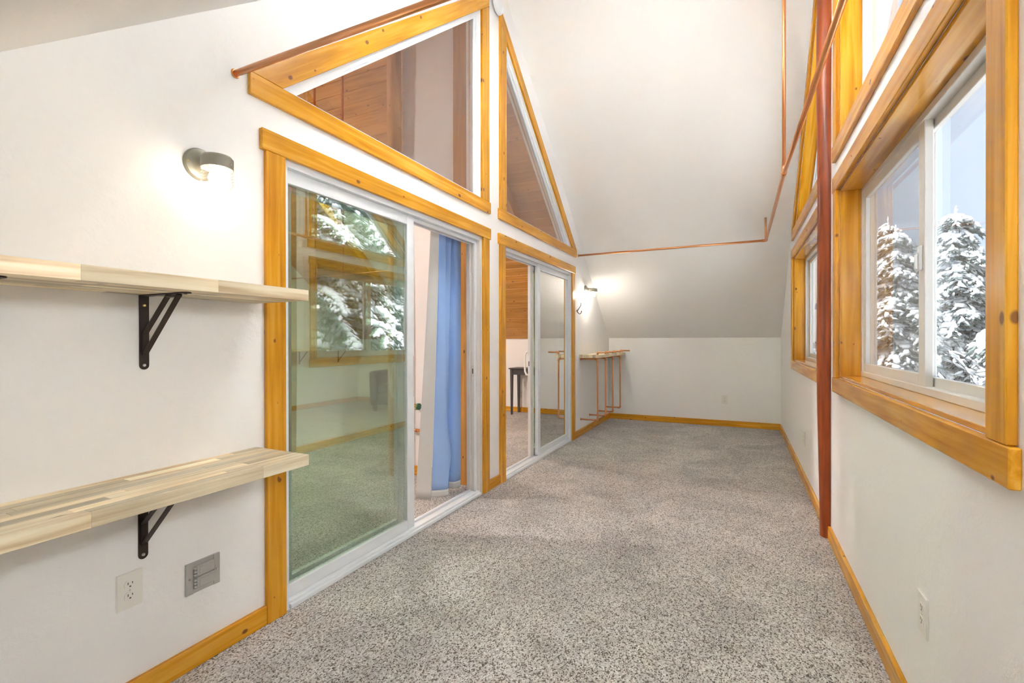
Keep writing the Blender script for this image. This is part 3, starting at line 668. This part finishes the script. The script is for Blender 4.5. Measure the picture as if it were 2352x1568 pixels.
# ------------------------------------------------------------------ far shelf on copper pipe frames
t = thing('copper_legged_shelf', (XL, 6.6, 0.99), 'butcher block shelf on four copper pipe frames at the far left corner', 'shelf')
butcher(t, XL+0.001, -1.592, 5.85, YB-0.004, 0.993, 1.034, 6, 5)
for yy in (5.90, 6.30, 6.70, 7.16):
    xv = -1.622; zl = 0.205; zu = 0.978
    f = tube('pipe_frame', elbow_path([(XL+0.0005, yy, zu), (xv, yy, zu), (xv, yy, zl), (XL+0.0005, yy, zl)], 0.022), 0.0105, M['copper'], t, 12)
    for zz in (zu, zl):
        s = 1 if zz < 0.5 else -1
        tube('elbow', elbow_path([(xv-0.035, yy, zz), (xv, yy, zz), (xv, yy, zz+s*0.035)], 0.022), 0.013, M['copper2'], f, 12)
        lathe('wall_flange', [(0.0, 0.006), (0.014, 0.006), (0.018, 0.0)], (XL+0.0005, yy, zz), (1, 0, 0), M['copper2'], f, 16)
    g_ = tube('peg', elbow_path([(xv, yy, 1.0345), (xv, yy, 1.062), (-1.48, yy, 1.062)], 0.014), 0.0105, M['copper'], t, 12)
    tube('elbow', elbow_path([(xv, yy, 1.036), (xv, yy, 1.062), (xv+0.03, yy, 1.062)], 0.014), 0.013, M['copper2'], g_, 12)

# ------------------------------------------------------------------ the inner room beyond the sliding doors
PT = 0.016
def plank_slope(name, side, lab):
    par = thing(name, (-4.5, RIDGE, roof(RIDGE)), lab, 'ceiling', kind='structure')
    n = 38; L = math.hypot(YB-RIDGE, PITCH*(YB-RIDGE))/n; dy = (YB-RIDGE)/n
    meshes = {}
    for i in range(n):
        ya_ = YB-dy*(i+0.5); segs = [(-5.33, XFAR+0.002), (XLI-0.002, -3.92)] if (side > 0 and ya_ > 5.15) else [(XLI-0.002, XFAR+0.002)]
        for xa, xb in segs:
            l = abs(xa-xb)
            if l not in meshes:
                bm = bmesh.new(); bm_box(bm, l, L-0.0005, PT); bmesh.ops.bevel(bm, geom=[e for e in bm.edges if abs((e.verts[0].co-e.verts[1].co).x) > 0.5], offset=0.006, segments=1, affect='EDGES')
                me = bpy.data.meshes.new('plank'); bm.to_mesh(me); bm.free(); me.materials.append(M['plank']); meshes[l] = me
            y = ya_ if side > 0 else 2*RIDGE-ya_
            d = Vector((0, -1, PITCH)) if side > 0 else Vector((0, 1, PITCH)); d.normalize(); nn = Vector((0, d.z, -d.y)) if side > 0 else Vector((0, d.z, -d.y))
            if nn.z > 0: nn = -nn
            o = bpy.data.objects.new('plank', meshes[l])
            put(o, frame_mat(Vector(((xa+xb)/2, y, roof(y)))+nn*(PT/2+0.0005), (1, 0, 0), d), par)
plank_slope('ceiling_inner', 1, 'varnished pine plank ceiling of the inner room')
plank_slope('ceiling_inner_near', -1, 'varnished pine plank ceiling on the inner room near side')
k = 0
for x, lab in ((-5.36, 'honey pine rafter seen through the near door glass'), (-2.55, 'pine rafter seen through the farther triangular window')):
    d = Vector((0, -1, PITCH)).normalized(); L = math.hypot(YB-RIDGE, PITCH*(YB-RIDGE))
    ym = (YB+RIDGE)/2; nn = Vector((0, -PITCH, -1)).normalized()
    bm = bmesh.new(); bm_box(bm, L-0.2, 0.09, 0.12); bmesh.ops.bevel(bm, geom=list(bm.edges), offset=0.004, segments=1, affect='EDGES')
    k += 1; o = from_bm('trim_%d' % k, bm, M['pine'], None, frame_mat(Vector((x, ym, roof(ym)))+nn*(PT+0.061), d, (1, 0, 0))); st(o, lab, 'rafter')
w = yzprism('wall_partition', [(3.525, 0), (3.62, 0), (3.62, roof(3.62)-0.03), (3.525, roof(3.525)-0.03)], -2.80, 0.73, M['wall'], bev=0); st(w, 'white partition wall behind the blue curtain', 'wall')
base('baseboard_partition', (-2.76, 3.507, 0), (-2.20, 3.525, 0.085), 'X', 'short honey pine baseboard behind the blue curtain')
log_post('log_post', -2.835, 3.455, roof(3.455)-0.10, 0.064, M['log'], 'pale knotty log post standing behind the near door glass', 9, bulge=0.005)
o = board('timber_post', (-2.20, 3.44, 0), (-2.06, 3.524, roof(3.44)-0.03), 'Z', M['plank'], None, 0.004); tag(o, 'square brown timber post behind the blue curtain', 'post')

# curtain
t = thing('curtain', (-2.12, 3.15, 0.02), 'blue curtain with pale lining gathered inside the open near door', 'curtain')
def sheet(name, path_top, path_bot, ztop, zbot, mat, parent, nz=36, thick=0.003, kink=None, zcut=(0, 1), dens=8):
    def dense(p):
        p = [Vector(q) for q in p]; out = []
        for i in range(len(p)-1):
            p0, p1, p2, p3 = p[max(i-1, 0)], p[i], p[i+1], p[min(i+2, len(p)-1)]
            for k in range(dens):
                s = k/dens; out.append(0.5*((2*p1)+(p2-p0)*s+(2*p0-5*p1+4*p2-p3)*s*s+(3*p1-p0-3*p2+p3)*s**3))
        return out+[p[-1]]
    A, B = dense(path_top), dense(path_bot); bm = bmesh.new(); rows = []
    for j in range(nz+1):
        s = zcut[0]+(zcut[1]-zcut[0])*j/nz; z = ztop+(zbot-ztop)*s; row = []
        f = s**1.2
        for i, (a, b) in enumerate(zip(A, B)):
            u = i/(len(A)-1); q = a.lerp(b, f)
            if kink: q = q+kink(u, s)
            row.append(bm.verts.new((q.x, q.y, z)))
        rows.append(row)
    for a, b in zip(rows, rows[1:]):
        for i in range(len(a)-1): bm.faces.new((a[i], a[i+1], b[i+1], b[i]))
    o = from_bm(name, bm, mat, parent, None, True)
    md = o.modifiers.new('thickness', 'SOLIDIFY'); md.thickness = thick
    return o
def kk(u, s):
    b = math.exp(-((s-0.86)/0.07)**2)*math.exp(-((u-0.5)/0.2)**2)*0.035
    return Vector((b*0.5, b*0.75))
blue_top = [(-2.075, 3.055), (-2.10, 3.085), (-2.07, 3.125), (-2.135, 3.19), (-2.075, 3.215), (-2.135, 3.29), (-2.085, 3.32), (-2.10, 3.40)]
blue_bot = [(-2.125, 3.01), (-2.08, 3.04), (-2.04, 3.085), (-2.045, 3.12), (-2.13, 3.22), (-2.16, 3.26), (-2.09, 3.27), (-2.07, 3.34)]
lin_top = [(-2.105, 2.985), (-2.095, 3.02), (-2.077, 3.054)]
lin_bot = [(-2.245, 2.975), (-2.19, 2.99), (-2.127, 3.009)]
sheet('blue_cloth', blue_top, blue_bot, 2.20, 0.02, M['blue'], t, zcut=(0, 0.975), kink=kk)
sheet('hem', blue_top, blue_bot, 2.20, 0.02, M['lining'], t, nz=3, zcut=(0.9755, 1.0), kink=kk)
sheet('lining', lin_top, lin_bot, 2.20, 0.008, M['lining'], t, zcut=(0, 1))
o = thing('curtain_rod', (-2.10, 2.4, 2.22), 'slim dark curtain rod above the near door inside', 'curtain rod')
tube('rod', [(-2.10, 1.30, 2.222), (-2.10, 3.43, 2.222)], 0.010, M['iron'], o)
for yy in (1.33, 3.42): tube('rod_bracket', [(-2.10, yy, 2.222), (XLI, yy, 2.222)], 0.007, M['iron'], o)

# valve and pipe stub on the partition
t = thing('shutoff_valve', (-2.63, 3.525, 0.632), 'brass valve with a green handle on the partition wall', 'valve')
tube('valve_body', [(-2.66, 3.524, 0.632), (-2.66, 3.47, 0.632), (-2.58, 3.455, 0.632)], 0.014, M['brass'], t)
tube('spout', [(-2.60, 3.458, 0.632), (-2.60, 3.458, 0.60)], 0.010, M['brass'], t)
lathe('handle', [(0.0, 0.0), (0.03, 0.0), (0.03, 0.016), (0.0, 0.016)], (-2.58, 3.455, 0.632), (1, -0.1, 0), M['greenknob'], t, 10)
t = thing('pipe_stub', (-2.63, 3.525, 0.412), 'short capped copper pipe below the brass valve', 'pipe')
tube('pipe', elbow_path([(-2.68, 3.524, 0.412), (-2.68, 3.485, 0.412), (-2.52, 3.485, 0.412)], 0.02), 0.0125, M['copper'], t)
tube('coupling', [(-2.62, 3.485, 0.412), (-2.57, 3.485, 0.412)], 0.0155, M['copper2'], t)

# inner copper rail
t = thing('inner_copper_rail', (-5.5, 5.81, 2.29), 'copper pipe rail hanging in the inner room', 'pipe rail')
tube('pipe', [(-4.89, 5.81, 2.29), (XFAR+0.001, 5.81, 2.29)], CP, M['copper'], t)
tube('hanger_pipe', [(-4.89, 5.81, 2.28), (-4.89, 5.81, roof(5.81)-0.001)], CP, M['copper'], t)
tube('hanger_pipe', [(-6.4, 5.81, 2.28), (-6.4, 5.81, roof(5.81)-0.02)], CP, M['copper'], t)
for i_, x in enumerate((-3.52, -3.90)):
    o = thing('ceiling_hanger_pipe', (x, RIDGE, 1.85), ('nearer', 'farther')[i_]+' thin copper pipe hanging from the inner room ridge', 'pipe', 'hanging pipes')
    tube('pipe', [(x, RIDGE, 1.86), (x, RIDGE, roof(RIDGE)-0.022)], 0.011, M['copper'], o)
    tube('end_cap', [(x, RIDGE, 1.85), (x, RIDGE, 1.89)], 0.0135, M['copper2'], o)

# console table
t = thing('console_table', (-3.0, 7.2, 0), 'narrow black washed console table seen through the farther door', 'table')
tx0, tx1, ty0, ty1 = -3.40, -2.55, 7.03, 7.345
board('tabletop', (tx0-0.02, ty0-0.02, 0.745), (tx1+0.02, ty1+0.01, 0.765), 'X', M['darkwood'], t, 0.004)
board('apron', (tx0+0.02, ty0+0.012, 0.655), (tx1-0.02, ty0+0.03, 0.744), 'X', M['darkwood'], t)
board('apron', (tx0+0.012, ty0+0.04, 0.655), (tx0+0.03, ty1-0.04, 0.744), 'Y', M['darkwood'], t)
board('apron', (tx1-0.03, ty0+0.04, 0.655), (tx1-0.012, ty1-0.04, 0.744), 'Y', M['darkwood'], t)
for x in (tx0, tx1-0.045):
    for y in (ty0, ty1-0.045):
        bm = bmesh.new(); vs = bm_box(bm, 0.744, 0.045, 0.045, (0.372, 0, 0))
        for v in vs:
            if v.co.x < 0.1: v.co.y *= 0.62; v.co.z *= 0.62
        from_bm('leg', bm, M['darkwood'], t, frame_mat((x+0.0225, y+0.0225, 0), (0, 0, 1), (1, 0, 0)))

# armchair
t = thing('armchair', (-5.35, 6.75, 0), 'black leather armchair seen through the near door glass', 'armchair')
am = Matrix.Translation((-5.45, 6.78, 0)) @ Matrix.Rotation(math.radians(18), 4, 'Z')
def soft(nm, w_, d_, h_, c, bev, par=t, mat=None, taper=None):
    bm = bmesh.new(); vs = bm_box(bm, w_, d_, h_)
    if taper:
        for v in vs:
            if v.co.z < 0: v.co.x *= taper; v.co.y *= taper
    bmesh.ops.bevel(bm, geom=list(bm.edges), offset=bev, segments=4, affect='EDGES', profile=0.6)
    return autosmooth(from_bm(nm, bm, mat or M['leather'], par, am @ Matrix.Translation(c)), 50)
soft('base', 0.60, 0.66, 0.20, (0, 0.0, 0.21), 0.02)
soft('seat_cushion', 0.56, 0.62, 0.15, (0, -0.03, 0.39), 0.05)
soft('backrest', 0.60, 0.18, 0.52, (0, 0.31, 0.48), 0.07)
for s in (-1, 1):
    soft('armrest', 0.15, 0.74, 0.60, (s*0.355, 0.0, 0.39), 0.065, taper=0.92)
    for y in (-0.31, 0.31): soft('foot', 0.06, 0.06, 0.11, (s*0.33, y, 0.055), 0.006, mat=M['darkwood'], taper=0.75)

# inner wall shelf with brackets
t = thing('inner_wall_shelf', (XFAR, 6.0, 1.03), 'wooden shelf on dark brackets in the inner room', 'shelf')
board('shelf_board', (XFAR+0.001, 5.2, 1.03), (XFAR+0.26, YB-0.05, 1.065), 'Y', M['stave'], t)
for yy in (5.95, 6.85):
    br = board('bracket', (XFAR+0.001, yy-0.015, 0.80), (XFAR+0.006, yy+0.015, 1.029), 'Z', M['iron'], t, 0.001)
    tube('strut', [(XFAR+0.006, yy, 0.83), (XFAR+0.20, yy, 1.024)], 0.008, M['iron'], br, 8)

# ------------------------------------------------------------------ lamps: one inner ceiling lamp, the rest added as unseen fill
def dome(name, c, nrm, label, mat, r=0.17, group=None):
    """flush ceiling lamp: base ring and opal dome"""
    t = thing(name, c, label, 'ceiling lamp', group)
    lathe('base_ring', [(0.0, 0.0), (r+0.012, 0.0), (r+0.012, 0.018), (r, 0.022), (0.0, 0.022)], c, nrm, M['vinyl'], t)
    lathe('diffuser', [(r-0.004, 0.0225), (r-0.01, 0.05), (r*0.78, 0.085), (r*0.45, 0.105), (0.0, 0.112)], c, nrm, mat, t, cap=False)
    return t
dn_near = Vector((0, PITCH, -1)).normalized(); dn_far = Vector((0, -PITCH, -1)).normalized()
dome('near_fill_lamp', Vector((XR-0.001, 0.35, 1.72)), (-1, 0, 0), 'added round opal fill lamp on the window wall beside the camera', M['fill_near'], 0.15)  # added out-of-frame lamp, brightens the left wall
lp = Vector((-0.67, 2.35, roof(2.35)-0.34)); ln = Vector((0, -PITCH, 1)).normalized()
t = thing('fill_uplight', lp, 'added white bowl fill light under the near ceiling slope above the picture', 'ceiling lamp')  # added fill, bounced off the near slope to brighten the room
lathe('bowl', [(0.0, -0.10), (0.10, -0.095), (0.20, -0.06), (0.262, 0.0), (0.262, 0.006), (0.255, 0.006), (0.19, -0.052), (0.0, -0.085)], lp, ln, M['vinyl'], t, 48, cap=False)
lathe('diffuser', [(0.0, -0.006), (0.25, -0.006), (0.25, 0.0), (0.0, 0.0)], lp, ln, M['dome'], t, 48)
tube('suspension_rod', [lp, lp+ln*0.34*0.772], 0.008, M['steel'], t, 8)
dome('inner_ceiling_lamp', Vector((-4.5, 4.80, roof(4.80)-0.02)), dn_far, 'small lit lamp on the inner room plank ceiling', M['dome_in'], 0.10)
dome('inner_ceiling_lamp', Vector((-5.0, 1.5, roof(1.5)-0.02)), dn_near, 'added fill lamp on the inner room near ceiling slope', M['dome_in'], 0.14)  # unseen lamp added to brighten the inner room

# ------------------------------------------------------------------ outside: snow and firs
GZ = -3.0
def np_mesh(name, V, Fc, mat, smooth=True):
    me = bpy.data.meshes.new(name); V = np.asarray(V, np.float32); Fc = np.asarray(Fc, np.int32)
    me.vertices.add(len(V)); me.vertices.foreach_set('co', V.ravel())
    k = Fc.shape[1]; me.loops.add(Fc.size); me.loops.foreach_set('vertex_index', Fc.ravel())
    me.polygons.add(len(Fc)); me.polygons.foreach_set('loop_start', np.arange(0, Fc.size, k)); me.polygons.foreach_set('loop_total', np.full(len(Fc), k))
    me.update(calc_edges=True); me.validate()
    if smooth: me.polygons.foreach_set('use_smooth', np.ones(len(Fc), bool))
    me.materials.append(mat); return me
# lump: stretched low ball used for snow pads and needle sprays (unit along x, flattened)
_t = bmesh.new(); bmesh.ops.create_icosphere(_t, subdivisions=1, radius=1.0)
LV = np.array([v.co[:] for v in _t.verts]); LF = np.array([[v.index for v in f.verts] for f in _t.faces]); _t.free()
OV = np.array([(1, 0, 0), (-1, 0, 0), (0, 1, 0), (0, -1, 0), (0, 0, 1), (0, 0, -1)], float)
OF = np.array([(0, 2, 4), (2, 1, 4), (1, 3, 4), (3, 0, 4), (2, 0, 5), (1, 2, 5), (3, 1, 5), (0, 3, 5)])
def lumps(P, D, size, base=(LV, LF), rg=rng, jit=0.18):
    """place stretched lumps at points P, long axis along D, size (n,3)"""
    bv, bf = base; n = len(P); D = D/np.linalg.norm(D, axis=1, keepdims=True)
    side = np.cross(D, [0, 0, 1.0]); side /= np.linalg.norm(side, axis=1, keepdims=True)+1e-9; up = np.cross(side, D)
    v = bv[None]*(1+jit*rg.standard_normal((n, len(bv), 1)))*size[:, None, :]
    W = P[:, None]+v[..., :1]*D[:, None]+v[..., 1:2]*side[:, None]+v[..., 2:]*up[:, None]
    Fc = bf[None]+(np.arange(n)*len(bv))[:, None, None]
    return W.reshape(-1, 3), Fc.reshape(-1, 3)
def fir_meshes(name, H, R, seed, lush=1.0):
    rg = np.random.default_rng(seed); SP, SD, SS, QP, QD, QS, NP_, ND, NS = [], [], [], [], [], [], [], [], []
    z = 0.4
    while z < H-0.2:
        f = 1-z/H; L0 = R*f**0.75+0.15; nb = max(5, int((7+3*f)*lush)); off = rg.uniform(0, 6.28)
        for k in range(nb):
            a = off+6.283*k/nb+rg.normal(0, 0.2); L = L0*rg.uniform(0.7, 1.18); dr = rg.uniform(0.45, 0.95)
            dirh = np.array([math.cos(a), math.sin(a), 0]); sd = np.array([-math.sin(a), math.cos(a), 0])
            n = max(4, int(L/0.13)); zz = z+rg.normal(0, 0.09); bend = rg.normal(0, 0.12)
            for i in range(1, n+1):
                s = i/n; p = dirh*(L*s)+sd*bend*L*s*s+np.array([0, 0, zz+0.22*L*s-dr*L*s*s]); d = dirh+np.array([0, 0, 0.22-2*dr*s])
                wd = (0.07+0.20*math.sin(math.pi*min(1, s*0.75+0.2)))*min(1.0, 0.3+L/1.3)
                SP.append(p+[0, 0, 0.04]); SD.append(d+rg.normal(0, 0.12, 3)); SS.append((0.105, wd*rg.uniform(0.4, 0.75), rg.uniform(0.035, 0.065)))
                for sg in (-1, 1):
                    for h in (0, 1, 2):
                        u = rg.uniform(0.35, 1.0); q = p+sd*sg*wd*u+dirh*rg.uniform(-0.06, 0.06)-np.array([0, 0, 0.10*u*rg.uniform(0.3, 1.3)])
                        e = dirh*rg.uniform(0.3, 1.0)+sd*sg*rg.uniform(0.4, 1.0)+np.array([0, 0, -rg.uniform(0.2, 1.0)])
                        if rg.random() < 0.86: QP.append(q+[0, 0, 0.028]); QD.append(e); QS.append((0.115*rg.uniform(0.6, 1.2), 0.05*rg.uniform(0.6, 1.4), rg.uniform(0.022, 0.04)))
                        NP_.append(q-[0, 0, 0.025]); ND.append(e+rg.normal(0, 0.2, 3)); NS.append((0.14*rg.uniform(0.7, 1.2), 0.036, 0.02))
        z += rg.uniform(0.22, 0.33)
    for i in range(5): SP.append(np.array([0, 0, H-0.05-0.09*i])); SD.append(np.array([0.3, 0, 1.0])); SS.append((0.07, 0.02+0.012*i, 0.02+0.012*i))
    sv, sf = lumps(np.array(SP), np.array(SD), np.array(SS), (LV, LF), rg)
    qv, qf = lumps(np.array(QP), np.array(QD), np.array(QS), (OV, OF), rg, 0.25)
    sv, sf = np.concatenate([sv, qv]), np.concatenate([sf, qf+len(sv)])
    nv, nf = lumps(np.array(NP_), np.array(ND), np.array(NS), (OV, OF), rg, 0.3)
    bm = bmesh.new(); add_tube(bm, [(0, 0, 0), (0, 0, H*0.5), (0, 0, H-0.1)], [0.16*H/9, 0.09*H/9, 0.015], 8)
    tm = bpy.data.meshes.new('trunk'); bm.to_mesh(tm); bm.free(); tm.materials.append(M['bark'])
    return np_mesh('snow_load', sv, sf, M['snow']), np_mesh('needles', nv, nf, M['needles'], False), tm
def shrub_meshes(seed, H=2.2, n0=26):
    rg = np.random.default_rng(seed); bm = bmesh.new(); SP, SD, SS = [], [], []
    def grow(p, d, l, r, depth):
        pts = [p]; n = 7
        for i in range(n):
            d = d+rg.normal(0, 0.2, 3)+np.array([0, 0, 0.03]); d /= np.linalg.norm(d); p = p+d*l/n; pts.append(p)
            hor = math.hypot(d[0], d[1])
            SP.append(p-d*l/n/2+np.array([0, 0, r+0.012])); SD.append(d); SS.append((l/n*0.6, 0.012+0.010*rg.random()+r, 0.010+0.012*hor))
            if depth > 0 and rg.random() < 0.7:
                b = d+rg.normal(0, 0.75, 3); b /= np.linalg.norm(b); grow(p, b, l*rg.uniform(0.5, 0.75), r*0.6, depth-1)
        add_tube(bm, [Vector(q) for q in pts], [r*(1-0.08*i) for i in range(len(pts))], 4, False)
    for k in range(n0):
        a = rg.uniform(0, 6.28); d = np.array([math.cos(a)*0.6, math.sin(a)*0.6, rg.uniform(0.6, 1.2)]); d /= np.linalg.norm(d)
        grow(np.array([rg.normal(0, 0.25), rg.normal(0, 0.25), 0.0]), d, H*rg.uniform(0.6, 1.0), 0.016, 2)
    me = bpy.data.meshes.new('twigs'); bm.to_mesh(me); bm.free(); me.materials.append(M['bark'])
    sv, sf = lumps(np.array(SP), np.array(SD), np.array(SS), (LV, LF), rg)
    return np_mesh('snow_load', sv, sf, M['snow']), me
gnd = board('snow_ground', (XRO+0.02, -60, GZ-0.3), (120, 120, GZ), 'X', M['snow'], None, 0); tag(gnd, 'snow covered ground outside the windows', 'ground', kind='structure')
FIR = [fir_meshes('fir', 9.0, 2.3, 11), fir_meshes('fir', 12.0, 2.9, 12, 1.05), fir_meshes('fir', 7.0, 1.7, 13)]
SHR = [shrub_meshes(21), shrub_meshes(22)]
def tree(v, x, y, s, rz, label, group, z=GZ):
    t = thing('snowy_fir', (x, y, z), label, 'tree', group)
    mw = Matrix.Translation((x, y, z)) @ Matrix.Rotation(rz, 4, 'Z') @ Matrix.Scale(s, 4)
    for me, nm in zip(FIR[v], ('snow_load', 'needles', 'trunk')): put(bpy.data.objects.new(nm, me), mw, t)
def shrub(v, x, y, s, rz, label, group, z=GZ):
    t = thing('snowy_shrub', (x, y, z), label, 'shrub', group)
    mw = Matrix.Translation((x, y, z)) @ Matrix.Rotation(rz, 4, 'Z') @ Matrix.Scale(s, 4)
    for me, nm in zip(SHR[v], ('snow_load', 'twigs')): put(bpy.data.objects.new(nm, me), mw, t)
tree(0, 3.95, 12.6, 0.77, 0.3, 'snow laden fir at the left of the right window pane', None)
far = 'snow covered fir in the distant row behind the others'
for v, x, y, s, rz in ((1, 8.9, 26, 0.64, 1.0), (0, 10.2, 30, 0.92, 2.0), (2, 7.7, 23, 1.03, 3.1), (1, 6.4, 29, 0.75, 4.0), (0, 5.0, 25, 0.95, 5.0), (1, 3.4, 30, 0.8, 0.4)):
    tree(v, x, y, s, rz, far, 'distant row of firs')
for v, x, y, s, rz, lab in ((0, 2.55, 10.8, 0.70, 1.3, 'broad snowy fir filling the right half of the screened pane'), (1, 3.5, 15.5, 0.62, 2.2, 'snowy fir mostly hidden behind the window mullion'), (2, 1.95, 14.0, 1.0, 0.9, 'slim pointed snowy fir at the left of the screened pane')):
    tree(v, x, y, s, rz, lab, 'firs behind the screen')
mirr = 'tall snow laden fir beyond the window wall, mirrored in the door glass'
for v, x, y, s, rz in ((1, 4.6, 7.3, 0.95, 0.2), (0, 5.6, 9.8, 1.15, 1.9), (1, 8.0, 10.0, 1.0, 2.7), (0, 3.9, 5.3, 0.85, 4.2), (1, 8.5, 14.5, 1.0, 5.2), (1, 7.5, 6.2, 1.0, 3.3), (1, 12.0, 14.0, 1.1, 0.8), (1, 12.5, 9.5, 1.1, 1.5)):
    tree(v, x, y, s, rz, mirr, 'firs mirrored in the door glass')
bush = 'leafless shrub heaped with snow low outside the right pane'
for v, x, y, s, rz in ((0, 2.75, 8.2, 1.15, 0.5), (1, 3.35, 9.3, 1.25, 1.5), (0, 2.3, 7.0, 0.95, 2.5), (1, 4.1, 10.6, 1.3, 3.5)):
    shrub(v, x, y, s, rz, bush, 'snowy shrubs')
